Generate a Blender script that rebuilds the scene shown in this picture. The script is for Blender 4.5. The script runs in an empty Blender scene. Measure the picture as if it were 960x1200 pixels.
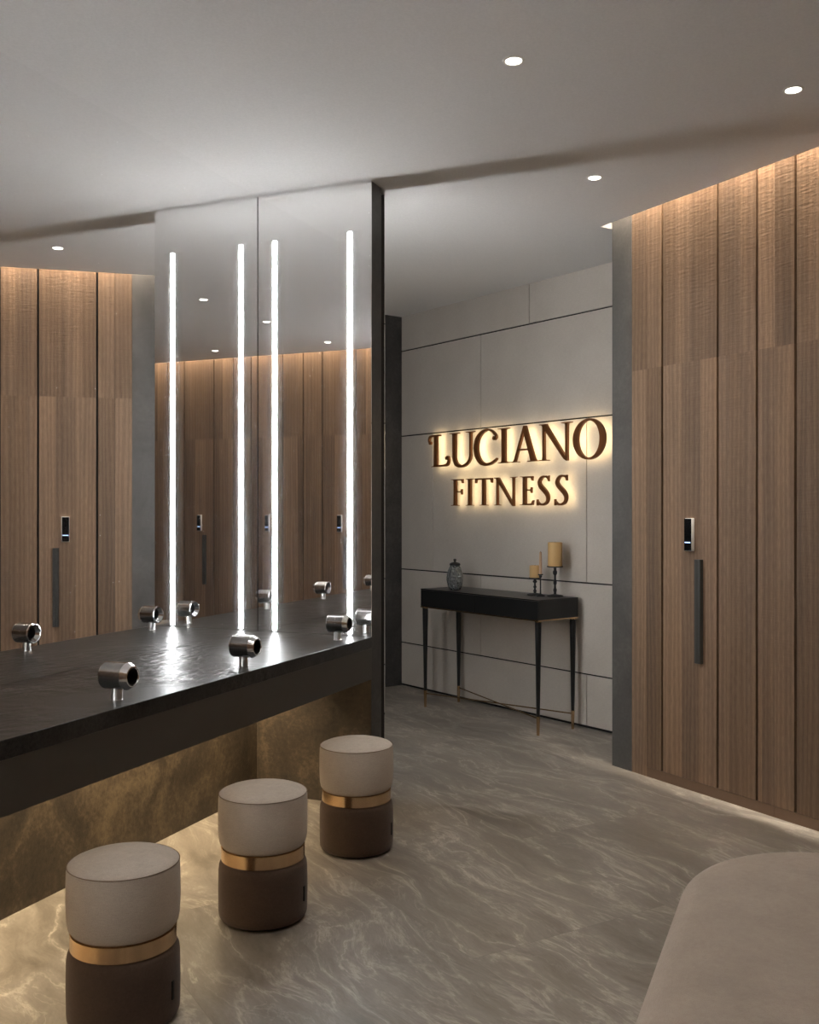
import bpy, bmesh, math, random
from mathutils import Vector
random.seed(7)
PI = math.pi
sc = bpy.context.scene
COL = sc.collection

# ------------------------------------------------------------------ frames (plan position, rotation about z)
H_CAM = 1.35
CEIL = 2.87
TH = math.radians(22.585)
VAN = ((-0.735, 4.739), -TH)                       # x out of the long mirror, y away from the camera (y = 0: lit mirror)
WOOD = ((1.157, 5.121), math.radians(-59.2205))    # x along the locker wall towards the camera, y into the wall
SIGN = ((-0.063, 7.683), math.radians(37.4 - 90))  # x along the sign wall to the right, y into the wall
REAR_A = -4.258                                    # vanity-frame y of the rear locker wall
def to_world(fr, x, y):
    (ox, oy), r = fr
    return (ox + x * math.cos(r) - y * math.sin(r), oy + x * math.sin(r) + y * math.cos(r))
def to_local(fr, X, Y):
    (ox, oy), r = fr
    dx, dy = X - ox, Y - oy
    return (dx * math.cos(r) + dy * math.sin(r), -dx * math.sin(r) + dy * math.cos(r))
REAR = (to_world(VAN, 0, REAR_A), PI - TH)         # x towards the long mirror, y into the rear wall

# ------------------------------------------------------------------ mesh helpers
def add_box(bm, x0, x1, y0, y1, z0, z1, bev=0.0, mi=0):
    r = bmesh.ops.create_cube(bm, size=1.0)
    for v in r['verts']:
        v.co = Vector(((x0 + x1) / 2 + v.co.x * (x1 - x0), (y0 + y1) / 2 + v.co.y * (y1 - y0), (z0 + z1) / 2 + v.co.z * (z1 - z0)))
    fs = {f for v in r['verts'] for f in v.link_faces}
    for f in fs: f.material_index = mi
    if bev > 0:
        es = list({e for v in r['verts'] for e in v.link_edges})
        bmesh.ops.bevel(bm, geom=es, offset=bev, segments=2, affect='EDGES', profile=0.5)
    return fs
def add_lathe(bm, prof, n=48, axis='z', c=(0, 0, 0), cap=True):
    """prof: list of (radius, height)."""
    rings = []
    for r, h in prof:
        ring = []
        for i in range(n):
            t = 2 * PI * i / n
            if axis == 'z': p = (r * math.cos(t), r * math.sin(t), h)
            else: p = (h, r * math.cos(t), r * math.sin(t))
            ring.append(bm.verts.new((p[0] + c[0], p[1] + c[1], p[2] + c[2])))
        rings.append(ring)
    for a, b in zip(rings, rings[1:]):
        for i in range(n):
            j = (i + 1) % n
            bm.faces.new((a[i], a[j], b[j], b[i]))
    if cap:
        bm.faces.new(list(reversed(rings[0]))); bm.faces.new(rings[-1])
def add_tube(bm, p, q, r0, r1=None, n=16):
    r1 = r0 if r1 is None else r1
    p, q = Vector(p), Vector(q)
    d = (q - p).normalized()
    u = d.orthogonal().normalized(); w = d.cross(u)
    A = [bm.verts.new(p + (u * math.cos(2 * PI * i / n) + w * math.sin(2 * PI * i / n)) * r0) for i in range(n)]
    B = [bm.verts.new(q + (u * math.cos(2 * PI * i / n) + w * math.sin(2 * PI * i / n)) * r1) for i in range(n)]
    for i in range(n):
        j = (i + 1) % n
        bm.faces.new((A[i], A[j], B[j], B[i]))
    bm.faces.new(list(reversed(A))); bm.faces.new(B)
def add_prism(bm, poly, z0, z1, mi=0):
    lo = [bm.verts.new((x, y, z0)) for x, y in poly]
    hi = [bm.verts.new((x, y, z1)) for x, y in poly]
    n = len(poly)
    fs = [bm.faces.new(hi), bm.faces.new(list(reversed(lo)))]
    for i in range(n):
        j = (i + 1) % n
        fs.append(bm.faces.new((lo[i], lo[j], hi[j], hi[i])))
    for f in fs: f.material_index = mi
def add_round_slab(bm, x0, x1, y0, y1, r, levels, n=14):
    """stack of rounded rectangles: levels = [(inset, z)]"""
    rings = []
    for ins, z in levels:
        rr = max(r - ins, 0.01)
        ring = []
        for cx, cy, a0 in ((x1 - r, y1 - r, 0), (x0 + r, y1 - r, PI / 2), (x0 + r, y0 + r, PI), (x1 - r, y0 + r, 1.5 * PI)):
            for i in range(n + 1):
                t = a0 + PI / 2 * i / n
                ring.append(bm.verts.new((cx + rr * math.cos(t), cy + rr * math.sin(t), z)))
        rings.append(ring)
    m = len(rings[0])
    for a, b in zip(rings, rings[1:]):
        for i in range(m):
            j = (i + 1) % m
            bm.faces.new((a[i], a[j], b[j], b[i]))
    bm.faces.new(list(reversed(rings[0]))); bm.faces.new(rings[-1])

def obj(name, bm, mats, parent=None, fr=None, smooth=None, loc=None):
    bmesh.ops.recalc_face_normals(bm, faces=bm.faces[:])
    me = bpy.data.meshes.new(name)
    bm.to_mesh(me); bm.free()
    for m in (mats if isinstance(mats, (list, tuple)) else [mats]): me.materials.append(m)
    if smooth is not None:
        for p in me.polygons: p.use_smooth = True
        me.set_sharp_from_angle(angle=math.radians(smooth))
    o = bpy.data.objects.new(name, me); COL.objects.link(o)
    if parent: o.parent = parent
    if fr:
        o.location = (fr[0][0], fr[0][1], 0); o.rotation_euler = (0, 0, fr[1])
    if loc: o.location = loc
    return o
def tag(o, label, cat, group=None):
    o['label'] = label; o['category'] = cat
    if group: o['group'] = group
    return o
def thing(name, label, cat, fr, x, y, z=0, group=None):
    o = bpy.data.objects.new(name, None); COL.objects.link(o)
    o.empty_display_size = 0.1
    X, Y = to_world(fr, x, y)
    o.location = (X, Y, z); o.rotation_euler = (0, 0, fr[1])
    return tag(o, label, cat, group)
def struct(name, bm, mats, fr=None):
    o = obj(name, bm, mats, None, fr); o['kind'] = 'structure'; return o
def dup(root, fr, x, y, z, label):
    r = root.copy(); COL.objects.link(r)
    X, Y = to_world(fr, x, y)
    r.location = (X, Y, z); r.rotation_euler = (0, 0, fr[1]); r['label'] = label
    for ch in list(root.children):
        c = ch.copy(); COL.objects.link(c); c.parent = r
        for g in list(ch.children):
            d = g.copy(); COL.objects.link(d); d.parent = c
    return r
B = bmesh.new

# ------------------------------------------------------------------ materials
class NT:
    def __init__(s, name):
        s.m = bpy.data.materials.new(name); s.m.use_nodes = True
        s.t = s.m.node_tree; s.t.nodes.clear()
        s.out = s.n('ShaderNodeOutputMaterial')
    def n(s, typ, **kw):
        nd = s.t.nodes.new(typ)
        for k, v in kw.items(): setattr(nd, k, v)
        return nd
    def l(s, a, b): s.t.links.new(a, b)
    def bsdf(s, col=None, rough=0.5, metal=0.0, spec=0.5):
        b = s.n('ShaderNodeBsdfPrincipled')
        if col is not None: b.inputs['Base Color'].default_value = (*col, 1)
        b.inputs['Roughness'].default_value = rough
        b.inputs['Metallic'].default_value = metal
        b.inputs['Specular IOR Level'].default_value = spec
        s.l(b.outputs[0], s.out.inputs[0]); return b
    def coord(s, scale=(1, 1, 1), loc=(0, 0, 0)):
        tc = s.n('ShaderNodeTexCoord'); mp = s.n('ShaderNodeMapping')
        s.l(tc.outputs['Object'], mp.inputs[0])
        mp.inputs['Scale'].default_value = scale; mp.inputs['Location'].default_value = loc
        return mp.outputs[0]
    def noise(s, vec, scale, detail=4, rough=0.55, dist=0.0):
        nd = s.n('ShaderNodeTexNoise')
        if vec is not None: s.l(vec, nd.inputs['Vector'])
        nd.inputs['Scale'].default_value = scale; nd.inputs['Detail'].default_value = detail
        nd.inputs['Roughness'].default_value = rough; nd.inputs['Distortion'].default_value = dist
        return nd
    def ramp(s, fac, stops):
        r = s.n('ShaderNodeValToRGB'); s.l(fac, r.inputs[0])
        e = r.color_ramp.elements
        while len(e) < len(stops): e.new(0.5)
        for el, (p, c) in zip(e, stops):
            el.position = p; el.color = (*c, 1) if len(c) == 3 else c
        return r.outputs[0]
    def math(s, op, a, b=None, c=None):
        m = s.n('ShaderNodeMath', operation=op)
        for i, v in enumerate((a, b, c)):
            if v is None: continue
            if isinstance(v, (int, float)): m.inputs[i].default_value = v
            else: s.l(v, m.inputs[i])
        return m.outputs[0]
    def mix(s, fac, a, b, mode='MIX'):
        m = s.n('ShaderNodeMix', data_type='RGBA', blend_type=mode)
        for sock, v in ((m.inputs[0], fac), (m.inputs[6], a), (m.inputs[7], b)):
            if isinstance(v, (int, float)): sock.default_value = v
            elif isinstance(v, tuple): sock.default_value = (*v, 1)
            else: s.l(v, sock)
        return m.outputs[2]
    def bump(s, b, h, strength=0.2, dist=0.01):
        bp = s.n('ShaderNodeBump'); bp.inputs['Strength'].default_value = strength; bp.inputs['Distance'].default_value = dist
        s.l(h, bp.inputs['Height']); s.l(bp.outputs[0], b.inputs['Normal'])

def lin(r, g, b):
    return tuple(((c / 255) / 12.92 if c / 255 <= 0.04045 else ((c / 255 + 0.055) / 1.055) ** 2.4) for c in (r, g, b))

def m_plain(name, col, rough=0.5, metal=0.0, spec=0.5, bump=None):
    t = NT(name); b = t.bsdf(col, rough, metal, spec)
    v = t.coord(); nz = t.noise(v, 30 if bump is None else bump[0], 3)
    mixc = t.mix(nz.outputs[0], tuple(c * 0.93 for c in col), tuple(min(1, c * 1.07) for c in col))
    t.l(mixc, b.inputs['Base Color'])
    if bump: t.bump(b, nz.outputs[0], bump[1], 0.004)
    return t.m

def m_emit(name, col, strength):
    t = NT(name); e = t.n('ShaderNodeEmission')
    e.inputs[0].default_value = (*col, 1); e.inputs[1].default_value = strength
    t.l(e.outputs[0], t.out.inputs[0]); return t.m

def m_wood():
    t = NT('oak_planks'); b = t.bsdf(None, 0.55, 0, 0.3)
    at = t.n('ShaderNodeAttribute', attribute_name='tone')
    oi = t.n('ShaderNodeObjectInfo')
    tc = t.n('ShaderNodeTexCoord')
    off = t.n('ShaderNodeCombineXYZ')
    t.l(t.math('MULTIPLY', at.outputs['Fac'], 13.0), off.inputs[0]); t.l(t.math('MULTIPLY', at.outputs['Fac'], 29.0), off.inputs[2])
    va = t.n('ShaderNodeVectorMath', operation='ADD'); t.l(tc.outputs['Object'], va.inputs[0]); t.l(off.outputs[0], va.inputs[1])
    def mp(sc_):
        m = t.n('ShaderNodeMapping'); t.l(va.outputs[0], m.inputs[0]); m.inputs['Scale'].default_value = sc_; return m.outputs[0]
    fine = t.noise(mp((230, 230, 22)), 1.0, 4, 0.6)
    mid = t.noise(mp((26, 26, 1.6)), 1.0, 4, 0.6, 0.6)
    big = t.noise(mp((6, 6, 0.5)), 1.0, 2, 0.5, 0.8)
    wv = t.n('ShaderNodeTexWave', wave_type='BANDS', bands_direction='X')
    t.l(mp((9, 9, 0.55)), wv.inputs[0]); wv.inputs['Scale'].default_value = 1.3; wv.inputs['Distortion'].default_value = 9; wv.inputs['Detail'].default_value = 3; wv.inputs['Detail Scale'].default_value = 0.8
    g = t.math('ADD', t.math('MULTIPLY', fine.outputs[0], 0.58), t.math('MULTIPLY', mid.outputs[0], 0.27))
    g = t.math('ADD', g, t.math('MULTIPLY', wv.outputs['Fac'], 0.15))
    col = t.ramp(g, [(0.1, WOOD_D), (0.5, WOOD_M), (0.9, WOOD_L)])
    warm = t.ramp(big.outputs[0], [(0.35, (0.86, 0.84, 0.84)), (0.65, (1.08, 1.02, 0.96))])
    col = t.mix(1.0, col, warm, 'MULTIPLY')
    fr = t.math('FRACT', t.math('MULTIPLY', at.outputs['Fac'], 7.77))
    tone = t.math('ADD', t.math('MULTIPLY', fr, 0.50), 0.70)
    tv = t.n('ShaderNodeCombineXYZ')
    for i in range(3): t.l(tone, tv.inputs[i])
    col = t.mix(1.0, col, tv.outputs[0], 'MULTIPLY')
    t.l(col, b.inputs['Base Color'])
    saw = t.noise(mp((14, 14, 110)), 1.0, 2, 0.5)
    hh = t.math('ADD', t.math('MULTIPLY', saw.outputs[0], 0.9), t.math('MULTIPLY', fine.outputs[0], 0.6))
    t.bump(b, hh, 0.3, 0.004)
    return t.m
WOOD_D, WOOD_M, WOOD_L = lin(88, 72, 57), lin(127, 105, 85), lin(166, 140, 115)

def m_stone(name, dark, mid, light, rough=0.4, scale=2.5, bump=0.15, rough_var=0.25, spec=0.5, aniso=(1, 1, 1)):
    t = NT(name); b = t.bsdf(None, rough, 0, spec)
    v = t.coord(aniso)
    n1 = t.noise(v, scale, 6, 0.62, 0.6); n2 = t.noise(v, scale * 14, 5, 0.7)
    g = t.math('ADD', t.math('MULTIPLY', n1.outputs[0], 0.65), t.math('MULTIPLY', n2.outputs[0], 0.35))
    t.l(t.ramp(g, [(0.37, dark), (0.5, mid), (0.63, light)]), b.inputs['Base Color'])
    n3 = t.noise(v, scale * 2.2, 4, 0.6, 0.4)
    t.l(t.math('ADD', t.math('MULTIPLY', n3.outputs[0], rough_var * 2), rough - rough_var), b.inputs['Roughness'])
    t.bump(b, t.math('ADD', n1.outputs[0], t.math('MULTIPLY', n2.outputs[0], 0.5)), bump, 0.01)
    return t.m

def m_counter():
    t = NT('black_slate'); b = t.bsdf(None, 0.3, 0, 0.28)
    v = t.coord()
    n1 = t.noise(v, 3.0, 4, 0.55); n2 = t.noise(v, 130, 3, 0.6); n3 = t.noise(t.coord((1, 0.55, 1)), 26, 2, 0.5); n4 = t.noise(v, 2.1, 3, 0.5)
    g = t.math('ADD', t.math('MULTIPLY', n1.outputs[0], 0.55), t.math('MULTIPLY', n2.outputs[0], 0.45))
    t.l(t.ramp(g, [(0.34, lin(16, 16, 16)), (0.66, lin(62, 61, 59))]), b.inputs['Base Color'])
    t.l(t.math('ADD', t.math('MULTIPLY', n1.outputs[0], 0.16), 0.255), b.inputs['Roughness'])
    patch = t.ramp(n4.outputs[0], [(0.42, (0,) * 3), (0.58, (1,) * 3)])
    h = t.math('ADD', t.math('MULTIPLY', n3.outputs[0], patch), t.math('MULTIPLY', n2.outputs[0], 0.06))
    t.bump(b, h, 1.0, 0.0075)
    return t.m

def m_floor():
    t = NT('grey_marble_tiles'); b = t.bsdf(None, 0.36, 0, 0.45)
    tc = t.n('ShaderNodeTexCoord'); sp = t.n('ShaderNodeSeparateXYZ'); t.l(tc.outputs['Object'], sp.inputs[0])
    TX, TY = 1.6, 0.8
    row = t.math('FLOOR', t.math('DIVIDE', t.math('ADD', sp.outputs[1], 0.33), TY))
    xs = t.math('ADD', t.math('DIVIDE', t.math('ADD', sp.outputs[0], 0.25), TX), t.math('MULTIPLY', row, 0.5))
    colx = t.math('FLOOR', xs)
    cell = t.n('ShaderNodeCombineXYZ'); t.l(colx, cell.inputs[0]); t.l(row, cell.inputs[1])
    wn = t.n('ShaderNodeTexWhiteNoise', noise_dimensions='3D'); t.l(cell.outputs[0], wn.inputs['Vector'])
    sc_ = t.n('ShaderNodeVectorMath', operation='SCALE'); t.l(wn.outputs['Color'], sc_.inputs[0]); sc_.inputs['Scale'].default_value = 17.0
    add = t.n('ShaderNodeVectorMath', operation='ADD'); t.l(tc.outputs['Object'], add.inputs[0]); t.l(sc_.outputs[0], add.inputs[1])
    # warp
    wz = t.noise(add.outputs[0], 0.8, 3, 0.55)
    wv = t.n('ShaderNodeVectorMath', operation='SUBTRACT'); t.l(wz.outputs['Color'], wv.inputs[0]); wv.inputs[1].default_value = (0.5, 0.5, 0.5)
    ws = t.n('ShaderNodeVectorMath', operation='SCALE'); t.l(wv.outputs[0], ws.inputs[0]); ws.inputs['Scale'].default_value = 0.65
    wa = t.n('ShaderNodeVectorMath', operation='ADD'); t.l(add.outputs[0], wa.inputs[0]); t.l(ws.outputs[0], wa.inputs[1])
    mp = t.n('ShaderNodeMapping'); t.l(wa.outputs[0], mp.inputs[0]); mp.inputs['Scale'].default_value = (0.55, 2.1, 1); mp.inputs['Rotation'].default_value = (0, 0, math.radians(-14))
    V = mp.outputs[0]
    n1 = t.noise(V, 1.7, 8, 0.62, 0.3); n2 = t.noise(V, 7.5, 8, 0.70, 0.5); n3 = t.noise(V, 2.3, 7, 0.62, 0.35); n4 = t.noise(V, 70, 4, 0.6); n5 = t.noise(V, 4.1, 7, 0.64, 0.5)
    g = t.math('ADD', t.math('MULTIPLY', n1.outputs[0], 0.55), t.math('MULTIPLY', n2.outputs[0], 0.45))
    col = t.ramp(g, [(0.3, FL_D), (0.5, FL_M), (0.7, FL_L)])
    def vein(nd, w, c):
        d = t.math('ABSOLUTE', t.math('SUBTRACT', nd.outputs[0], c))
        return t.math('SUBTRACT', 1.0, t.math('SMOOTH_MIN', t.math('DIVIDE', d, w), 1.0, 0.3))
    v1 = t.math('MULTIPLY', vein(n3, 0.022, 0.5), t.ramp(n2.outputs[0], [(0.38, (0,) * 3), (0.62, (1,) * 3)]))
    v2 = t.math('MULTIPLY', vein(n5, 0.018, 0.47), t.ramp(n1.outputs[0], [(0.42, (0,) * 3), (0.6, (1,) * 3)]))
    v3 = vein(n3, 0.10, 0.5)
    vv = t.math('MINIMUM', t.math('ADD', t.math('MULTIPLY', v1, 0.62), t.math('ADD', t.math('MULTIPLY', v2, 0.42), t.math('MULTIPLY', v3, 0.2))), 1.0)
    col = t.mix(t.math('MAXIMUM', vv, 0.0), col, FL_V)
    dk = t.ramp(n4.outputs[0], [(0.3, (0.9,) * 3), (0.7, (1.06,) * 3)])
    col = t.mix(1.0, col, dk, 'MULTIPLY')
    tint = t.ramp(wn.outputs['Value'], [(0.0, (0.9, 0.9, 0.9)), (1.0, (1.08, 1.07, 1.05))])
    col = t.mix(1.0, col, tint, 'MULTIPLY')
    # joints
    fx = t.math('MULTIPLY', t.math('ABSOLUTE', t.math('SUBTRACT', t.math('FRACT', xs), 0.5)), TX)
    fy = t.math('MULTIPLY', t.math('ABSOLUTE', t.math('SUBTRACT', t.math('FRACT', t.math('DIVIDE', t.math('ADD', sp.outputs[1], 0.33), TY)), 0.5)), TY)
    j = t.math('MAXIMUM', t.math('GREATER_THAN', fx, TX / 2 - 0.0012), t.math('GREATER_THAN', fy, TY / 2 - 0.0012))
    col = t.mix(t.math('MULTIPLY', j, 0.35), col, FL_D)
    t.l(col, b.inputs['Base Color'])
    t.l(t.ramp(n2.outputs[0], [(0.35, (0.30,) * 3), (0.65, (0.44,) * 3)]), b.inputs['Roughness'])
    t.bump(b, n2.outputs[0], 0.05, 0.006)
    return t.m
FL_D, FL_M, FL_L, FL_V = lin(95, 89, 81), lin(130, 123, 114), lin(160, 153, 143), lin(196, 189, 178)

def m_fabric(name, col, col2, scale=420, bump=0.25):
    t = NT(name); b = t.bsdf(None, 0.95, 0, 0.15)
    b.inputs['Sheen Weight'].default_value = 0.15
    v = t.coord()
    nf = t.noise(v, scale, 2, 0.6); nb = t.noise(v, 9, 4, 0.6); wz = t.noise(t.coord((60, 60, 500)), 1, 3)
    g = t.math('ADD', t.math('MULTIPLY', nf.outputs[0], 0.4), t.math('ADD', t.math('MULTIPLY', nb.outputs[0], 0.35), t.math('MULTIPLY', wz.outputs[0], 0.25)))
    t.l(t.ramp(g, [(0.35, col), (0.65, col2)]), b.inputs['Base Color'])
    t.bump(b, t.math('ADD', nf.outputs[0], wz.outputs[0]), bump, 0.003)
    return t.m

def m_mirror(name='mirror_silver', painted_glow=False):
    t = NT(name); b = t.bsdf((0.985, 0.985, 0.985), 0.008, 1.0)
    d = t.n('ShaderNodeBsdfDiffuse'); d.inputs[0].default_value = (0.75, 0.77, 0.78, 1)
    mx = t.n('ShaderNodeMixShader'); mx.inputs[0].default_value = 0.012
    if painted_glow:      # light-bar glow put into the glass as a fading diffuse band, plus faint haze
        sp = t.n('ShaderNodeSeparateXYZ'); t.l(t.coord(), sp.inputs[0])
        d1 = t.math('ABSOLUTE', t.math('SUBTRACT', sp.outputs[0], 0.099)); d2 = t.math('ABSOLUTE', t.math('SUBTRACT', sp.outputs[0], 0.4975))
        t.l(t.math('ADD', t.math('MULTIPLY', t.ramp(t.math('MINIMUM', d1, d2), [(0.0095, (0.17,) * 3), (0.065, (0.0,) * 3)]), t.math('LESS_THAN', sp.outputs[2], 1.868)), 0.022), mx.inputs[0])
    t.l(b.outputs[0], mx.inputs[1]); t.l(d.outputs[0], mx.inputs[2]); t.l(mx.outputs[0], t.out.inputs[0])
    return t.m
def m_brushed(name, col, rough):
    t = NT(name); b = t.bsdf(col, rough, 1.0)
    n = t.noise(t.coord((6, 220, 220)), 1, 3)
    t.l(t.math('ADD', t.math('MULTIPLY', n.outputs[0], 0.2), rough - 0.1), b.inputs['Roughness'])
    return t.m
def m_glass_grey():
    t = NT('smoked_glass'); b = t.bsdf(lin(150, 153, 152), 0.12, 0.35, 0.6)
    b.inputs['Transmission Weight'].default_value = 0.45
    b.inputs['IOR'].default_value = 1.45
    v = t.n('ShaderNodeTexVoronoi'); t.l(t.coord((1, 1, 0.6)), v.inputs[0]); v.inputs['Scale'].default_value = 75
    t.bump(b, v.outputs['Distance'], 1.0, 0.012)
    return t.m
def m_panel():
    t = NT('woven_grey_panel'); b = t.bsdf(None, 0.7, 0, 0.3)
    n = t.noise(t.coord((40, 40, 260)), 1, 4, 0.6); n2 = t.noise(t.coord((260, 260, 40)), 1, 3); n3 = t.noise(t.coord(), 3, 4)
    g = t.math('ADD', t.math('MULTIPLY', n.outputs[0], 0.4), t.math('ADD', t.math('MULTIPLY', n2.outputs[0], 0.25), t.math('MULTIPLY', n3.outputs[0], 0.35)))
    t.l(t.ramp(g, [(0.3, lin(180, 171, 161)), (0.7, lin(205, 197, 187))]), b.inputs['Base Color'])
    t.bump(b, n.outputs[0], 0.15, 0.003)
    return t.m
def m_ceiling():
    t = NT('ceiling_paint'); b = t.bsdf(None, 0.85, 0, 0.2)
    n = t.noise(t.coord(), 120, 3)
    t.l(t.ramp(n.outputs[0], [(0.3, lin(215, 213, 211)), (0.7, lin(223, 221, 219))]), b.inputs['Base Color'])
    t.bump(b, n.outputs[0], 0.03, 0.002)
    return t.m

M = dict(
    wood=m_wood(), floor=m_floor(), counter=m_counter(), ceiling=m_ceiling(), mirror=m_mirror(), painted_glow=m_mirror('mirror_painted_glow', True), panel=m_panel(), glass=m_glass_grey(),
    kick=m_stone('rust_plaster', lin(41, 36, 30), lin(64, 55, 45), lin(101, 88, 70), 0.5, 3.4, 0.3, 0.12),
    darkstone=m_stone('dark_stone', lin(48, 47, 46), lin(62, 60, 58), lin(80, 77, 74), 0.5, 3.0, 0.1, 0.12),
    greypanel=m_stone('grey_concrete', lin(74, 72, 69), lin(84, 81, 78), lin(96, 93, 90), 0.55, 3.5, 0.06, 0.08),
    fascia=m_plain('fascia_lacquer', lin(66, 62, 56), 0.45),
    groove=m_plain('groove_black', lin(15, 14, 13), 0.8),
    plinth=m_plain('plinth_brown', lin(112, 88, 68), 0.5),
    black=m_plain('black_lacquer', lin(26, 26, 26), 0.32),
    handle=m_plain('handle_grey', lin(58, 58, 55), 0.5),
    chrome=m_plain('chrome', (0.80, 0.80, 0.82), 0.12, 1.0), steel=m_plain('brushed_steel', (0.33, 0.32, 0.315), 0.2, 1.0),
    satin=m_plain('satin_steel', (0.75, 0.74, 0.73), 0.34, 1.0),
    bore=m_plain('dark_bore', lin(22, 19, 18), 0.5),
    gold=m_plain('rose_gold', lin(212, 180, 142), 0.2, 1.0),
    bronze=m_plain('bronze_letter', lin(122, 74, 36), 0.45, 0.25),
    cream=m_fabric('cream_fabric', lin(173, 162, 149), lin(201, 190, 177)),
    beige=m_fabric('beige_fabric', lin(155, 142, 129), lin(175, 162, 148)),
    brown=m_fabric('brown_leather', lin(77, 63, 53), lin(89, 73, 62), 160, 0.12),
    piping=m_plain('piping_brown', lin(128, 110, 93), 0.8),
    blackslot=m_plain('slot_black', lin(18, 15, 13), 0.6),
    iron=m_plain('wrought_iron', lin(40, 40, 40), 0.5, 0.5),
    wax=m_plain('honey_wax', lin(206, 168, 112), 0.5, 0, 0.4), wax2=m_plain('pale_wax', lin(196, 160, 128), 0.5, 0, 0.4),
    glassblack=m_plain('black_glass', lin(16, 17, 19), 0.12),
    silver=m_plain('silver_edge', lin(238, 237, 235), 0.3, 0.0),
    white=m_plain('white_trim', lin(225, 222, 215), 0.5),
    led=m_emit('led_white', (0.97, 0.985, 1.0), 34.0),
    led_dim=m_emit('led_white_soft', (0.97, 0.985, 1.0), 64.0),
    lens=m_emit('lens_warm', (1.0, 0.95, 0.85), 14.0),
    halo=m_emit('halo_warm', (1.0, 0.77, 0.44), 8.5),
    blue=m_emit('blue_line', (0.45, 0.62, 1.0), 2.2),
)

# ------------------------------------------------------------------ polygon clipping for floor and ceiling (world plan)
def clip(poly, n, o, keep_less=True):
    out = []
    def s(p): return (n[0] * p[0] + n[1] * p[1] - o) * (1 if keep_less else -1)
    for i in range(len(poly)):
        p, q = poly[i], poly[(i + 1) % len(poly)]
        a, b_ = s(p), s(q)
        if a <= 0: out.append(p)
        if (a < 0 < b_) or (b_ < 0 < a):
            t = a / (a - b_); out.append((p[0] + (q[0] - p[0]) * t, p[1] + (q[1] - p[1]) * t))
    return out
def half(poly, fr, axis, val, less=True):
    (ox, oy), r = fr
    n = (math.cos(r), math.sin(r)) if axis == 'x' else (-math.sin(r), math.cos(r))
    return clip(poly, n, n[0] * ox + n[1] * oy + val, less)
BIG = [(-7, -6), (9, -6), (9, 11), (-7, 11)]
SLOT = 0.055          # cove slot width in front of the timber
ROOM = half(half(half(BIG, VAN, 'y', REAR_A - 0.12, False), SIGN, 'y', 0.10), WOOD, 'x', 9.2)

# floor
bm = B(); pl = [to_local(WOOD, *p) for p in half(half(ROOM, VAN, 'x', -3.2, False), WOOD, 'y', 2.2)]
add_prism(bm, pl, -0.12, 0.0)
struct('floor', bm, M['floor'], WOOD)
# ceiling with two light coves
bm = B()
P = half(half(half(ROOM, VAN, 'x', -3.2, False), WOOD, 'y', -SLOT), VAN, 'y', REAR_A + SLOT, False)
add_prism(bm, P, CEIL, 3.32)
P = half(half(half(half(ROOM, WOOD, 'y', -SLOT, False), WOOD, 'x', -0.181), WOOD, 'y', 2.2), VAN, 'x', -3.2, False)
add_prism(bm, P, CEIL, 3.32)
P = half(half(half(ROOM, WOOD, 'y', 0.10, False), WOOD, 'x', -0.181, False), WOOD, 'y', 2.2)
add_prism(bm, P, CEIL, 3.32)
P = half(half(ROOM, VAN, 'x', -3.2, False), WOOD, 'y', 2.2)
add_prism(bm, P, 3.32, 3.42)
struct('ceiling', bm, M['ceiling'])

# ------------------------------------------------------------------ walls
# wall behind the long mirror: rust plaster below the counter, hidden stone above
bm = B(); add_box(bm, -0.15, 0.0, REAR_A - 0.1, 0.0, 0, CEIL)
struct('wall_left', bm, M['kick'], VAN)
# partition carrying the lit mirror
bm = B()
add_box(bm, -0.15, 0.606, 0.006, 0.112, 0.0, CEIL - 0.004)
add_box(bm, -0.15, 0.596, 0.112, 0.157, 0.0, CEIL - 0.03, mi=1)
add_box(bm, -2.6, -0.15, 0.0, 0.157, 0.0, CEIL)
add_box(bm, 0.0, 0.606, 0.0, 0.006, 0.0, 0.60, mi=2)
struct('wall_middle', bm, [M['darkstone'], M['groove'], M['kick']], VAN)
# side wall of the lobby, square to the sign wall
bm = B(); add_box(bm, -0.12, 0.0, -3.6, 0.1, 0, CEIL)
struct('wall_side', bm, M['darkstone'], SIGN)
# sign wall: panels with thin dark joints
bm = B(); J, JV = 0.010, 0.006
add_box(bm, 0.0, 4.4, 0.012, 0.10, 0, CEIL, mi=1)
def cuts(base, step, x0=0.0, x1=4.4):
    xs = [base]
    while xs[0] - step > x0: xs.insert(0, xs[0] - step)
    while xs[-1] + step < x1: xs.append(xs[-1] + step)
    return [x0] + [x for x in xs if x0 + 0.02 < x < x1 - 0.02] + [x1]
rows = [(0.012, 0.336, [0.395, 1.927]), (0.336, 0.906, [0.933, 2.465]), (0.906, 1.9405, [0.395, 1.927]), (1.9405, 2.602, [0.933, 2.465]), (2.602, CEIL, [1.416, 2.948])]
for z0, z1, cs in rows:
    xs = [0.0] + cs + [cs[-1] + 1.532 if cs[-1] < 2.8 else 4.4, 4.4]
    xs = sorted(set(round(x, 3) for x in xs))
    for xa, xb in zip(xs, xs[1:]):
        if xb - xa > 0.03: add_box(bm, xa + JV / 2, xb - JV / 2, 0.0, 0.014, z0 + J / 2, z1 - (J / 2 if z1 < CEIL else 0))
struct('wall_far', bm, [M['panel'], M['groove']], SIGN)
# end of the passage behind the lockers
bm = B(); add_box(bm, 2.3, 2.4, 0.10, 1.9, 0, CEIL)
struct('wall_passage', bm, M['darkstone'], WOOD)
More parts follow.
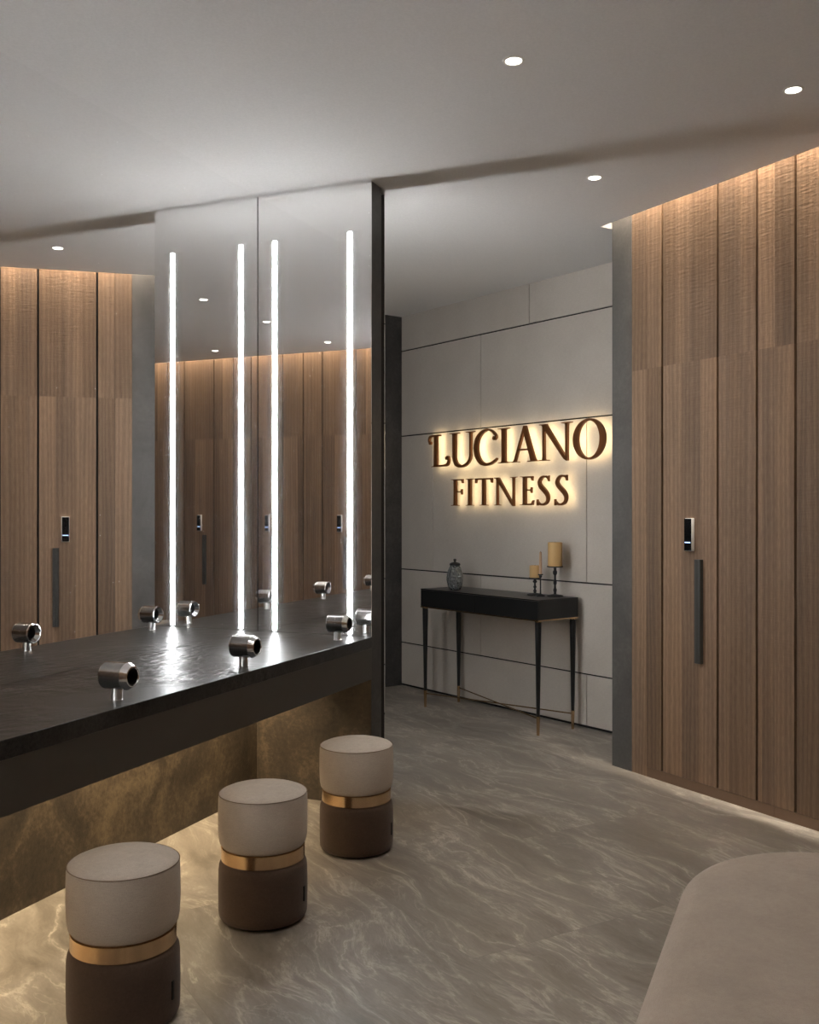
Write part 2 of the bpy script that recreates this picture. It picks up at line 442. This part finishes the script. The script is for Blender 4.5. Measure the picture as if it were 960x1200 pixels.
# locker wall core
bm = B(); add_box(bm, -0.02, 9.1, 0.024, 0.10, 0, 3.31)
struct('wall_right', bm, M['groove'], WOOD)
bm = B(); add_box(bm, -0.149, -0.001, 0.0, 0.10, 0, 3.30)
struct('trim_1', bm, M['greypanel'], WOOD)
bm = B(); add_box(bm, -8.9, 0.05, 0.024, 0.10, 0, 3.31)
struct('wall_rear', bm, M['groove'], REAR)

# ------------------------------------------------------------------ lockers (planked timber fronts)
def plank_mesh(x0, x1, z0, z1, tops, lows):
    """tops/lows: plank joints above and below the 2.08 m line; every plank carries its own 'tone'."""
    bm = B(); lay = bm.faces.layers.float.new('tone')
    def fill(za, zb, cs):
        xs = [x0] + [c for c in cs if x0 + 0.005 < c < x1 - 0.005] + [x1]
        for a, b_ in zip(xs, xs[1:]):
            t = random.random()
            for f in add_box(bm, a, b_, 0.0, 0.024, za, zb): f[lay] = t
    fill(2.08, z1, tops); fill(z0, 2.08, lows)
    return bm
PER = 0.787
def make_locker(fr, x, label):
    t = thing('locker', label, 'locker', fr, x, 0, 0, 'timber lockers with a keypad each')
    g = 0.0068
    segs = [(0.0, 0.109), (0.109, 0.465), (0.465, 0.691), (0.691, PER)]
    tops = [0.20, 0.29, 0.57, 0.60, 0.78]
    lows = [0.24, 0.36, 0.53, 0.63, 0.72, 0.76]
    for i, (a, b_) in enumerate(segs):
        xa = a + (g if i else 0.0004); xb = b_ - (g if i < 3 else 0.0004)
        obj('front_panel', plank_mesh(xa, xb, 0.05, 3.30, tops, lows), M['wood'], t)
    bm = B(); add_box(bm, 0.0008, PER - 0.0008, 0.0, 0.024, 0.0, 0.048)
    obj('plinth', bm, M['plinth'], t)
    k = B(); add_box(k, 0.276, 0.324, -0.020, 0.0, 1.161, 1.320, 0.004)
    k = obj('keypad', k, M['silver'], t, smooth=40)
    s = B(); add_box(s, 0.2765, 0.3205, -0.0225, -0.019, 1.163, 1.318, 0.001)
    obj('screen', s, M['glassblack'], k)
    s = B(); add_box(s, 0.281, 0.316, -0.0235, -0.0222, 1.200, 1.205)
    obj('indicator', s, M['blue'], k)
    hb = B()
    add_box(hb, 0.340, 0.3575, -0.022, 0.0, 0.624, 1.122, 0.001); add_box(hb, 0.359, 0.3765, -0.022, 0.0, 0.624, 1.122, 0.001)
    add_box(hb, 0.345, 0.372, -0.017, 0.0, 0.626, 1.120)
    obj('handle', hb, M['handle'], t)
    return t
def copy_locker(src, fr, x, label): return dup(src, fr, x, 0, 0, label)
L0 = make_locker(WOOD, 0.106, 'oak plank locker nearest the sign wall, keypad above a long dark handle')
L1 = make_locker(WOOD, 0.106 + PER, 'oak plank locker at the right edge, next to the locker with the keypad')
L2 = copy_locker(L0, WOOD, 0.106 + 2 * PER, 'oak plank locker beyond the right edge, third from the sign wall')
names = ['oak locker of the opposite wall, farthest left in the mirrored row',
         'mirrored oak locker, its keypad and handle clear of the light bars',
         'mirrored oak locker, its keypad between the two middle light bars',
         'mirrored oak locker, its keypad beside the rightmost light bar',
         'oak locker of the opposite wall, last before the long mirror']
R0 = None
for i, k in enumerate((-1, 0, 1, 2, 3)):
    x = -3.572 + k * 0.788
    if i == 0: R0 = make_locker(REAR, x, names[0])
    else: copy_locker(R0 if i % 2 else L1, REAR, x, names[i])
# fixed timber panels that finish the two locker walls
def fixed(fr, a, b_, z0, label, name='end_panel'):
    o = obj(name, plank_mesh(a, b_, z0, 3.30, [a + (i + 1) * 0.2 for i in range(40)], [a + 0.13 + i * 0.2 for i in range(40)]), M['wood'], None, fr)
    return o
tag(fixed(WOOD, 0.0, 0.105, 0.0, ''), 'narrow oak end panel reaching the floor beside the grey wall end', 'panel')
o = fixed(WOOD, 0.107 + 3 * PER, 8.90, 0.0, '', 'wall_right_cladding'); o['kind'] = 'structure'
o = fixed(REAR, -3.572 + 4 * 0.788 + 0.001, 0.0, 0.0, '', 'wall_rear_cladding'); o['kind'] = 'structure'
o = fixed(REAR, -8.74, -3.572 - 0.788 - 0.001, 0.0, '', 'wall_rear_cladding'); o['kind'] = 'structure'

# ------------------------------------------------------------------ mirrors with light bars
bm = B(); add_box(bm, 0.0006, 0.005, REAR_A + 0.03, -0.0005, 0.779, CEIL - 0.001)
tag(obj('wall_mirror', bm, M['mirror'], None, VAN), 'long frameless wall mirror above the dark counter, reflecting the lockers', 'mirror')
def lit_mirror(label, y0, sgn, z0):
    t = thing('lit_mirror', label, 'mirror', VAN, 0.0, y0, z0)
    x0, x1 = (0.0078, 0.606) if sgn < 0 or y0 < -1 else (-0.3, 0.602)
    ya, yb = sorted((0.0, sgn * 0.005))
    bm = B(); add_box(bm, x0, x1, ya, yb, 0.0, CEIL - 0.002 - z0)
    obj('mirror_glass', bm, M['painted_glow'], t)
    for x in (0.099, 0.4975):
        ya, yb = sorted((sgn * 0.005, sgn * 0.011))
        bm = B(); add_box(bm, x - 0.0095, x + 0.0095, ya, yb, 0.785 - z0, 2.644 - z0, 0.003)
        obj('light_bar', bm, M['led_dim' if sgn > 0 else 'led'], t)
    return t
lit_mirror('tall mirror panel with two white vertical light bars at the counter end', 0.0055, -1, 0.779)
lit_mirror('mirror panel with light bars on the far side of the partition', 0.158, 1, 0.02)

lit_mirror('added unseen fill mirror with light bars at the near end of the counter', REAR_A + 0.002, 1, 0.779)  # added out of view behind the camera to brighten the ceiling evenly

# ------------------------------------------------------------------ counter
t = thing('vanity_counter', 'long dark slate counter with a deep brown fascia under the mirrors', 'counter', VAN, 0, 0)
bm = B(); add_box(bm, 0.001, 0.611, REAR_A + 0.06, -0.001, 0.727, 0.778, 0.002)
obj('counter_top', bm, M['counter'], t)
bm = B(); add_box(bm, 0.588, 0.610, REAR_A + 0.06, -0.001, 0.585, 0.727)
obj('fascia', bm, M['fascia'], t)
bm = B(); add_box(bm, 0.10, 0.13, REAR_A + 0.3, -0.10, 0.715, 0.727)
obj('light_strip', bm, M['white'], t)

# hair dryer holders on the counter
def make_knob(y, x, label):
    t = thing('dryer_holder', label, 'dryer holder', VAN, x, y, 0.778, 'steel dryer holders on the counter')
    n = 40; zc = 0.074
    bm = B()
    add_lathe(bm, [(0.0415, -0.044), (0.0415, 0.032)], n, 'x', (0.008, 0, zc), cap=False)
    obj('barrel', bm, M['steel'], t, smooth=35)
    bm = B()
    add_lathe(bm, [(0.0418, 0.032), (0.0418, 0.034), (0.031, 0.052), (0.028, 0.053), (0.026, 0.050)], n, 'x', (0.008, 0, zc), cap=False)
    obj('bevel_ring', bm, M['chrome'], t, smooth=30)
    bm = B()
    add_lathe(bm, [(0.0417, -0.043), (0.0405, -0.047), (0.036, -0.048), (0.026, -0.030), (0.025, -0.029)], n, 'x', (0.008, 0, zc), cap=False)
    obj('rear_ring', bm, M['chrome'], t, smooth=30)
    bm = B(); add_lathe(bm, [(0.0005, 0.002), (0.0251, 0.002), (0.0251, 0.0), (0.0005, 0.0)], n, 'x', (0.008, 0, zc), cap=False)
    add_lathe(bm, [(0.0262, 0.051), (0.025, 0.0), (0.0252, -0.0295)], n, 'x', (0.008, 0, zc), cap=False)
    obj('bore', bm, M['bore'], t, smooth=40)
    bm = B(); add_lathe(bm, [(0.0185, 0.0), (0.0185, 0.002), (0.0165, 0.003), (0.0165, 0.038)], 28)
    obj('stem', bm, M['satin'], t, smooth=40)
    return t
K = make_knob(-1.666, 0.523, 'steel dryer holder nearest the camera on the counter')
dup(K, VAN, 0.525, -0.954, 0.778, 'steel dryer holder in the middle of the counter, below the corner seam')
dup(K, VAN, 0.510, -0.150, 0.778, 'steel dryer holder at the far counter end, against the lit mirror')
dup(K, VAN, 0.519, -2.433, 0.778, 'steel dryer holder off the left edge, seen only in the lit mirror')

# ------------------------------------------------------------------ stools
def make_stool(x, y, label):
    t = thing('stool', label, 'stool', VAN, x, y, 0, 'round two-tone stools along the counter')
    r = 0.147
    bm = B()
    pr = [(r - 0.016, 0.006), (r - 0.006, 0.010), (r - 0.001, 0.020), (r, 0.035), (r + 0.001, 0.10), (r, 0.165), (r - 0.002, 0.182), (r - 0.007, 0.194), (r - 0.016, 0.200), (0.11, 0.201)]
    add_lathe(bm, pr, 64); obj('base', bm, M['brown'], t, smooth=60)
    bm = B(); add_lathe(bm, [(0.12, 0.0), (0.124, 0.0), (0.124, 0.007), (0.12, 0.008)], 48); obj('glide', bm, M['blackslot'], t)
    bm = B(); add_lathe(bm, [(0.135, 0.200), (0.1385, 0.2005), (0.1385, 0.2415), (0.135, 0.242)], 64); obj('band', bm, M['gold'], t, smooth=40)
    bm = B()
    pr = [(0.12, 0.241), (r - 0.022, 0.2415), (r - 0.011, 0.246), (r - 0.004, 0.256), (r - 0.0005, 0.272), (r + 0.0015, 0.32), (r + 0.001, 0.38), (r, 0.405), (r - 0.001, 0.414),
          (r - 0.006, 0.4185), (r - 0.02, 0.4245), (r - 0.05, 0.4325), (r - 0.09, 0.4375), (0.02, 0.4395), (0.004, 0.4396)]
    add_lathe(bm, pr, 64); obj('cushion', bm, M['cream'], t, smooth=70)
    bm = B()
    n, m, R, rr = 64, 8, r - 0.0012, 0.0014
    vs = [[bm.verts.new(((R + rr * math.cos(2 * PI * j / m)) * math.cos(2 * PI * i / n), (R + rr * math.cos(2 * PI * j / m)) * math.sin(2 * PI * i / n), 0.4155 + rr * math.sin(2 * PI * j / m))) for j in range(m)] for i in range(n)]
    for i in range(n):
        for j in range(m):
            bm.faces.new((vs[i][j], vs[(i + 1) % n][j], vs[(i + 1) % n][(j + 1) % m], vs[i][(j + 1) % m]))
    obj('piping', bm, M['piping'], t, smooth=60)
    bm = B(); a = math.radians(5)
    add_box(bm, -0.002, 0.004, -0.004, 0.004, 0.068, 0.116)
    for v in bm.verts:
        x_, y_ = v.co.x + r, v.co.y
        v.co.x, v.co.y = x_ * math.cos(a) - y_ * math.sin(a), x_ * math.sin(a) + y_ * math.cos(a)
    obj('pull_tab', bm, M['blackslot'], t)
    return t
S = make_stool(0.780, -1.953, 'round cream and brown stool with gold band, nearest the camera at lower left')
dup(S, VAN, 0.782, -1.241, 0, 'middle round cream and brown stool with gold band, between the two others')
dup(S, VAN, 0.782, -0.521, 0, 'farthest round cream and brown stool, beside the dark partition edge')

# ------------------------------------------------------------------ upholstered bench, lower right
t = thing('ottoman', 'large beige upholstered ottoman with rounded corners at lower right', 'ottoman', VAN, 2.176, -1.150)
bm = B(); lv = []
hT, fil = 0.43, 0.065
lv += [(0.012, 0.05), (0.004, 0.058), (0.0, 0.075), (0.0, hT - fil)]
for i in range(1, 9):
    q = PI / 2 * i / 8
    lv.append((fil * (1 - math.cos(q)), hT - fil + fil * math.sin(q)))
lv += [(0.12, hT + 0.006), (0.2, hT + 0.009), (0.27, hT + 0.010)]
add_round_slab(bm, 0.0, 0.95, -1.75, 0.0, 0.40, lv, 22)
obj('upholstery', bm, M['beige'], t, smooth=60)
bm = B(); add_round_slab(bm, 0.03, 0.92, -1.72, -0.03, 0.37, [(0, 0.0), (0, 0.052)], 12)
obj('plinth', bm, M['brown'], t, smooth=40)

# ------------------------------------------------------------------ console table
TX0, TX1, TY0, TY1 = 0.765, 1.912, -0.410, -0.060
t = thing('console_table', 'slim black console table with gold feet below the glowing sign', 'table', SIGN, TX0, TY0)
W, D = TX1 - TX0, TY1 - TY0
bm = B(); add_box(bm, 0, W, 0, D, 0.812, 0.820, 0.002); add_box(bm, 0.001, W - 0.001, 0.012, D - 0.001, 0.698, 0.813)
obj('table_body', bm, M['black'], t)
for a, b_ in ((0.003, W / 2 - 0.0015), (W / 2 + 0.0015, W - 0.003)):
    bm = B(); add_box(bm, a, b_, 0.0005, 0.014, 0.700, 0.811, 0.001); obj('drawer', bm, M['black'], t)
bm = B(); add_box(bm, 0.0, W, 0.0, D, 0.690, 0.698, 0.001); obj('gold_trim', bm, M['gold'], t)
for lx in (0.024, W - 0.024):
    for ly in (0.024, D - 0.024):
        bm = B(); add_lathe(bm, [(0.0105, 0.115), (0.0195, 0.66), (0.0195, 0.684)], 24, 'z', (lx, ly, 0))
        lg = obj('leg', bm, M['black'], t, smooth=40)
        bm = B(); add_lathe(bm, [(0.0085, 0.0), (0.0115, 0.115)], 24, 'z', (lx, ly, 0)); obj('foot_sleeve', bm, M['gold'], lg, smooth=40)
        bm = B(); add_lathe(bm, [(0.021, 0.684), (0.021, 0.690)], 24, 'z', (lx, ly, 0)); obj('collar', bm, M['gold'], lg, smooth=40)
for p, q, dz in (((0.024, 0.024), (W - 0.024, D - 0.024), 0.0), ((0.024, D - 0.024), (W - 0.024, 0.024), 0.007)):
    bm = B(); add_tube(bm, (*p, 0.095 + dz), (*q, 0.095 + dz), 0.0042, n=10); obj('stretcher', bm, M['gold'], t, smooth=50)

# jar and candles
t = thing('glass_jar', 'grey textured glass jar with a dark lid on the console', 'jar', SIGN, 1.005, -0.30, 0.820)
bm = B()
outer = [(0.030, 0.0), (0.040, 0.003), (0.050, 0.03), (0.0565, 0.065), (0.0575, 0.085), (0.053, 0.115), (0.042, 0.148), (0.031, 0.166)]
inner = [(r_ - 0.005, max(h_, 0.007)) for r_, h_ in reversed(outer)]
pr = outer + inner
add_lathe(bm, pr, 48, cap=False)
# close the two bottoms
n = 48; bm.verts.ensure_lookup_table()
bm.faces.new([bm.verts[i] for i in range(n)]); bm.faces.new([bm.verts[(len(pr) - 1) * n + i] for i in range(n)])
obj('jar_body', bm, M['glass'], t, smooth=60)
bm = B(); add_lathe(bm, [(0.030, 0.165), (0.037, 0.167), (0.037, 0.178), (0.030, 0.184), (0.012, 0.189), (0.007, 0.192), (0.007, 0.197), (0.011, 0.201), (0.011, 0.207), (0.005, 0.212), (0.001, 0.213)], 32)
obj('lid', bm, M['iron'], t, smooth=35)

def holder(x, y, h, plate, base, label):
    t = thing('candle_holder', label, 'candle holder', SIGN, x, y, 0.820)
    bm = B(); add_lathe(bm, [(base, 0.0), (base, 0.006), (base * 0.7, 0.010), (0.010, 0.014)], 32); obj('base', bm, M['iron'], t, smooth=35)
    bm = B()
    def st(f, r_): return (r_, 0.013 + f * (h - 0.021))
    if plate > 0.02:
        pr = [st(0, 0.009), st(.08, .008), st(.12, .011), st(.18, .011), st(.24, .007), st(.34, .006), st(.40, .0105), st(.47, .0105), st(.52, .0065), st(.70, .006), st(.76, .013), st(.84, .014), st(.9, .008), st(1, .009)]
    else:
        pr = [st(0, 0.006), st(.1, .0045), st(.85, .0045), st(.92, .010), st(1, .009)]
    add_lathe(bm, pr, 24); obj('stem', bm, M['iron'], t, smooth=60)
    bm = B(); add_lathe(bm, [(plate * 0.55, h - 0.009), (plate, h - 0.006), (plate, h)], 32); obj('plate', bm, M['iron'], t, smooth=35)
def candle(x, y, z, r_, h, m, label):
    t = thing('candle', label, 'candle', SIGN, x, y, z, 'candles on the console')
    bm = B()
    if r_ > 0.02: pr = [(r_ * 0.97, 0.0), (r_, 0.003), (r_, h - 0.006), (r_ * 0.97, h - 0.001), (r_ * 0.9, h), (r_ * 0.6, h - 0.006), (0.004, h - 0.008)]
    else: pr = [(r_, 0.0), (r_ * 0.95, h * 0.5), (r_ * 0.75, h - 0.004), (r_ * 0.4, h)]
    add_lathe(bm, pr, 40); obj('wax_body', bm, m, t, smooth=40)
    bm = B(); add_tube(bm, (0, 0, h - 0.009), (0.001, 0, h + 0.004), 0.001, n=6); obj('wick', bm, M['blackslot'], t)
for (x, y, h, pl_, bs, r_, ch, m, lab, lab2) in (
        (1.637, -0.165, 0.112, 0.040, 0.050, 0.0345, 0.077, M['wax'], 'short iron candle holder, left of the three on the console', 'short stout honey candle, leftmost of the three'),
        (1.722, -0.200, 0.140, 0.016, 0.028, 0.0095, 0.140, M['wax2'], 'thin iron stick holder between the two wider candle holders', 'thin pale taper candle between the two stout ones'),
        (1.780, -0.130, 0.190, 0.050, 0.050, 0.0455, 0.150, M['wax'], 'tall turned iron candle holder, right of the three on the console', 'large honey pillar candle on the tallest holder')):
    holder(x, y, h, pl_, bs, lab); candle(x, y, 0.820 + h, r_, ch, m, lab2)

# ------------------------------------------------------------------ sign letters
def ribbon(pts, ws, n=10):
    """smooth centre line through pts (Catmull-Rom) with a width at every point -> outline"""
    P_, W_ = [], []
    q = [pts[0]] + list(pts) + [pts[-1]]; w = [ws[0]] + list(ws) + [ws[-1]]
    for i in range(1, len(q) - 2):
        for k in range(n if i < len(q) - 3 else n + 1):
            t = k / n
            def cr(a, b_, c, d): return 0.5 * (2 * b_ + (c - a) * t + (2 * a - 5 * b_ + 4 * c - d) * t * t + (3 * b_ - a - 3 * c + d) * t ** 3)
            P_.append((cr(q[i - 1][0], q[i][0], q[i + 1][0], q[i + 2][0]), cr(q[i - 1][1], q[i][1], q[i + 1][1], q[i + 2][1])))
            W_.append(cr(w[i - 1], w[i], w[i + 1], w[i + 2]))
    Lf, Rt = [], []
    for i, p in enumerate(P_):
        a, c = P_[max(i - 1, 0)], P_[min(i + 1, len(P_) - 1)]
        dx, dy = c[0] - a[0], c[1] - a[1]; L_ = math.hypot(dx, dy) or 1
        nx, ny = -dy / L_ * W_[i] / 2, dx / L_ * W_[i] / 2
        Lf.append((p[0] + nx, p[1] + ny)); Rt.append((p[0] - nx, p[1] - ny))
    return [[Lf[i], Lf[i + 1], Rt[i + 1], Rt[i]] for i in range(len(Lf) - 1)]
def disc(cx, cy, r_, n=18): return [[(cx + r_ * math.cos(2 * PI * i / n), cy + r_ * math.sin(2 * PI * i / n)) for i in range(n)]]
def bar(x0, x1, z0, z1): return [[(x0, z0), (x1, z0), (x1, z1), (x0, z1)]]
def serif(x0, x1, z, up, xs0, xs1, h=0.008, c=0.012):
    """flat serif at z with bracket towards the stem xs0..xs1; up = +1 at the foot, -1 at the head"""
    return [[(x0, z), (x1, z), (x1, z + up * h * 0.6), (xs1 + 0.003, z + up * h), (xs1, z + up * (h + c)), (xs0, z + up * (h + c)), (xs0 - 0.003, z + up * h), (x0, z + up * h * 0.6)]]
def ring(cx, cz, rx, rz, ix, iz, n=56):
    o, i_ = [], []
    for k in range(n):
        t = 2 * PI * k / n
        o.append((cx + rx * math.cos(t), cz + rz * math.sin(t))); i_.append((cx + ix * math.cos(t), cz + iz * math.sin(t)))
    return [[o[k], o[(k + 1) % n], i_[(k + 1) % n], i_[k]] for k in range(n)]
T_, B_ = 1.917, 1.681
def gL():
    return bar(.486, .522, B_, T_) + bar(.455, .556, T_ - .012, T_) + ribbon([(.470, T_ - .007), (.437, T_ - .012), (.424, T_ - .036), (.432, T_ - .058)], [.013, .016, .014, .012]) + disc(.438, T_ - .057, .013) \
        + serif(.458, .53, B_, 1, .486, .522) + ribbon([(.50, B_ + .006), (.59, B_ + .007), (.635, B_ + .014), (.652, B_ + .040), (.648, B_ + .066), (.632, B_ + .072)], [.013, .014, .020, .018, .015, .012]) + disc(.630, B_ + .060, .0135)
def gU():
    return serif(.666, .768, T_, -1, .698, .734) + serif(.846, .935, T_, -1, .884, .903) + bar(.698, .734, 1.75, T_) + bar(.884, .903, 1.75, T_) \
        + ribbon([(.716, 1.76), (.717, 1.735), (.733, 1.700), (.762, 1.682), (.800, 1.676), (.845, 1.687), (.878, 1.712), (.8935, 1.745), (.8935, 1.76)], [.036, .036, .034, .026, .018, .019, .019, .019, .019])
def gC():
    return ribbon([(1.146, 1.882), (1.118, 1.905), (1.070, 1.918), (1.010, 1.900), (.968, 1.858), (.953, 1.800), (.965, 1.742), (1.000, 1.698), (1.050, 1.679), (1.105, 1.684), (1.145, 1.700), (1.168, 1.716)],
                  [.017, .015, .014, .026, .040, .046, .042, .032, .022, .018, .016, .010]) + ribbon([(1.143, 1.886), (1.156, 1.874), (1.158, 1.858), (1.146, 1.846)], [.014, .015, .014, .012]) + disc(1.140, 1.856, .0145)
def gI():
    return bar(1.216, 1.254, B_, T_) + serif(1.180, 1.290, T_, -1, 1.216, 1.254) + serif(1.180, 1.290, B_, 1, 1.216, 1.254)
def gA():
    return [[(1.333, B_), (1.352, B_), (1.440, T_ - .012), (1.428, T_ + .003)]] + [[(1.498, B_), (1.543, B_), (1.450, T_ + .003), (1.428, T_ + .003), (1.424, T_ - .025)]] \
        + bar(1.375, 1.500, 1.757, 1.768) + serif(1.303, 1.384, B_, 1, 1.335, 1.354, .007, .008) + serif(1.465, 1.572, B_, 1, 1.500, 1.541, .007, .008)
def gN():
    return bar(1.605, 1.623, B_, T_) + [[(1.590, T_), (1.638, T_), (1.828, B_ - .005), (1.818, B_ - .008), (1.792, B_ + .004)]] + bar(1.806, 1.826, B_ - .004, T_) \
        + serif(1.575, 1.64, T_, -1, 1.605, 1.635, .008, .004) + serif(1.772, 1.859, T_, -1, 1.806, 1.826) + serif(1.568, 1.660, B_, 1, 1.605, 1.623)
def gO(): return ring(2.003, 1.799, .132, .127, .088, .114)
t2, b2 = 1.585, 1.395
def sf(x0, x1, z, up, a, c): return serif(x0, x1, z, up, a, c, .006, .007)
def gF():
    return bar(.712, .738, b2, t2) + sf(.684, .76, b2, 1, .712, .738) + sf(.682, .75, t2, -1, .712, .738) + bar(.712, .806, t2 - .010, t2) + [[(.790, t2), (.809, t2), (.809, t2 - .030), (.803, t2 - .030)]] \
        + bar(.712, .797, 1.490, 1.499) + [[(.790, 1.499), (.797, 1.513), (.800, 1.513), (.800, 1.474), (.797, 1.474), (.790, 1.490)]]
def gI2(): return bar(.870, .897, b2, t2) + sf(.845, .922, b2, 1, .870, .897) + sf(.845, .922, t2, -1, .870, .897)
def gT():
    return bar(1.018, 1.045, b2, t2) + sf(.992, 1.073, b2, 1, 1.018, 1.045) + bar(.948, 1.114, t2 - .011, t2) + [[(.945, t2), (.965, t2), (.952, t2 - .034), (.945, t2 - .034)]] + [[(1.099, t2), (1.118, t2), (1.118, t2 - .034), (1.111, t2 - .034)]]
def gN2():
    return bar(1.165, 1.178, b2, t2) + [[(1.152, t2), (1.186, t2), (1.338, b2 - .004), (1.328, b2 - .006), (1.314, b2 + .004)]] + bar(1.324, 1.337, b2 - .003, t2) \
        + sf(1.302, 1.360, t2, -1, 1.324, 1.337) + sf(1.143, 1.199, b2, 1, 1.165, 1.178) + bar(1.143, 1.18, t2 - .006, t2)
def gE():
    return bar(1.424, 1.450, b2, t2) + sf(1.397, 1.46, b2, 1, 1.424, 1.450) + sf(1.396, 1.46, t2, -1, 1.424, 1.450) + bar(1.424, 1.510, t2 - .010, t2) + [[(1.493, t2), (1.512, t2), (1.512, t2 - .030), (1.506, t2 - .030)]] \
        + bar(1.424, 1.500, 1.490, 1.499) + [[(1.493, 1.499), (1.500, 1.513), (1.503, 1.513), (1.503, 1.474), (1.500, 1.474), (1.493, 1.490)]] \
        + bar(1.424, 1.514, b2, b2 + .010) + [[(1.495, b2), (1.513, b2), (1.520, b2 + .032), (1.514, b2 + .032)]]
def gS(x):
    p = [(1.655, 1.560), (1.645, 1.574), (1.617, 1.580), (1.590, 1.570), (1.574, 1.545), (1.584, 1.518), (1.612, 1.494), (1.640, 1.468), (1.651, 1.440), (1.640, 1.412), (1.608, 1.398), (1.577, 1.402), (1.558, 1.418)]
    w = [.009, .012, .013, .018, .023, .027, .029, .027, .023, .017, .013, .012, .009]
    return ribbon([(a + x, z) for a, z in p], w) + [[(1.650 + x, 1.585), (1.659 + x, 1.585), (1.659 + x, 1.548), (1.653 + x, 1.548)], [(1.552 + x, 1.392), (1.558 + x, 1.392), (1.559 + x, 1.432), (1.552 + x, 1.432)]]
SIGN_T = thing('wall_sign', 'glowing bronze letter sign LUCIANO FITNESS on the grey panelled wall', 'sign', SIGN, 0, 0)
LET = [('L', gL()), ('U', gU()), ('C', gC()), ('I', gI()), ('A', gA()), ('N', gN()), ('O', gO()),
       ('F', gF()), ('I', gI2()), ('T', gT()), ('N', gN2()), ('E', gE()), ('S', gS(0.0)), ('S', gS(0.159))]
def extrude(polys, y0, y1, back=0):
    bm = B()
    for p in polys:
        a = [bm.verts.new((x, y0, z)) for x, z in p]; c = [bm.verts.new((x, y1, z)) for x, z in p]
        n = len(p)
        bm.faces.new(a); bm.faces.new(list(reversed(c))).material_index = back
        for i in range(n):
            j = (i + 1) % n; bm.faces.new((a[i], c[i], c[j], a[j]))
    return bm
for i, (ch, polys) in enumerate(LET):
    o = obj('letter', extrude(polys, -0.068, -0.053), M['bronze'], SIGN_T)
    word = 'LUCIANO' if i < 7 else 'FITNESS'
    k = i if i < 7 else i - 7
    o['label'] = 'bronze letter %s of %s' % (ch, word)
    obj('halo_light', extrude(polys, -0.0529, -0.050, 1), [M['bronze'], M['halo']], o)

# ------------------------------------------------------------------ ceiling downlights
WORLD = ((0, 0), 0.0)
def make_down(X, Y, label):
    t = thing('ceiling_light', label, 'ceiling light', WORLD, X, Y, CEIL, 'recessed ceiling downlights')
    bm = B(); add_lathe(bm, [(0.026, -0.001), (0.030, -0.004), (0.036, -0.003), (0.037, 0.0)], 40, cap=False); obj('trim_ring', bm, M['white'], t, smooth=40)
    bm = B(); add_lathe(bm, [(0.027, -0.0005), (0.026, -0.002), (0.012, -0.0045), (0.001, -0.005)], 40); obj('lens', bm, M['lens'], t, smooth=60)
    return t
SPOTS = [(0.3505, 3.3158, 'recessed downlight in the middle of the ceiling, left of the two upper ones'),
         (1.3818, 3.5436, 'recessed downlight at the upper right, above the lockers'),
         (0.8414, 4.4747, 'recessed downlight farthest back, near the sign wall'),
         (0.0134, 2.4335, 'recessed downlight seen mirrored highest, between the two left light bars'),
         (-0.3181, 1.6122, 'recessed downlight seen mirrored just left of the third light bar'),
         (0.3717, 0.1972, 'recessed downlight seen mirrored lowest, above the timber between the left bars'),
         (-0.7291, 0.6635, 'recessed downlight seen mirrored left of the rightmost light bar')]
D0 = None
for X, Y, lab in SPOTS:
    if D0 is None: D0 = make_down(X, Y, lab)
    else: dup(D0, WORLD, X, Y, CEIL, lab)

# ------------------------------------------------------------------ light
def light(name, typ, loc, energy, col, **kw):
    l = bpy.data.lights.new(name, typ); l.energy = energy; l.color = col
    for k, v in kw.items(): setattr(l, k, v)
    o = bpy.data.objects.new(name, l); COL.objects.link(o); o.location = loc
    return o
for i, (X, Y, lab) in enumerate(SPOTS):
    light('downlight_beam', 'SPOT', (X, Y, CEIL - 0.008), 22 if Y > 3 else 13, (1.0, 0.94, 0.86), spot_size=math.radians(125), spot_blend=1.0, shadow_soft_size=0.025)
def strip(name, fr, x0, x1, y, z, w, energy, col, spread=PI):
    X, Y = to_world(fr, (x0 + x1) / 2, y)
    o = light(name, 'AREA', (X, Y, z), energy, col, shape='RECTANGLE', size=abs(x1 - x0), size_y=w)
    o.data.spread = spread
    o.rotation_euler = (math.radians(29.5), 0, fr[1])
    return o
WARM = (1.0, 0.87, 0.70)
strip('cove_strip', WOOD, -0.15, 4.0, -0.046, 3.27, 0.014, 225, WARM, math.radians(70))
strip('cove_strip', REAR, -4.6, -0.05, -0.046, 3.27, 0.014, 225, WARM, math.radians(70))
X, Y = to_world(VAN, 0.12, -2.0)
o = light('counter_strip', 'AREA', (X, Y, 0.712), 64, (1.0, 0.78, 0.50), shape='RECTANGLE', size=0.03, size_y=3.9)
o.rotation_euler = (0, math.radians(35), VAN[1])

w = bpy.data.worlds.new('World'); sc.world = w; w.use_nodes = True
w.node_tree.nodes['Background'].inputs[0].default_value = (0.02, 0.02, 0.02, 1)

# ------------------------------------------------------------------ camera
cam = bpy.data.cameras.new('Camera'); co = bpy.data.objects.new('Camera', cam); COL.objects.link(co)
co.location = (0, 0, H_CAM); co.rotation_euler = (PI / 2, 0, 0)
cam.sensor_fit = 'VERTICAL'; cam.sensor_height = 24; cam.lens = 24 * 1154 / 1200
cam.clip_start = 0.01
sc.camera = co
vs = sc.view_settings
sc.display_settings.display_device = 'sRGB'
vs.view_transform = 'Standard'; vs.look = 'None'; vs.exposure = 0.08; vs.gamma = 1.0; vs.use_curve_mapping = False
cy = sc.cycles
cy.use_denoising = True
cy.max_bounces = 12; cy.diffuse_bounces = 6; cy.glossy_bounces = 8; cy.transmission_bounces = 8
cy.sample_clamp_indirect = 0.0
cy.blur_glossy = 0.0
cy.caustics_reflective = True
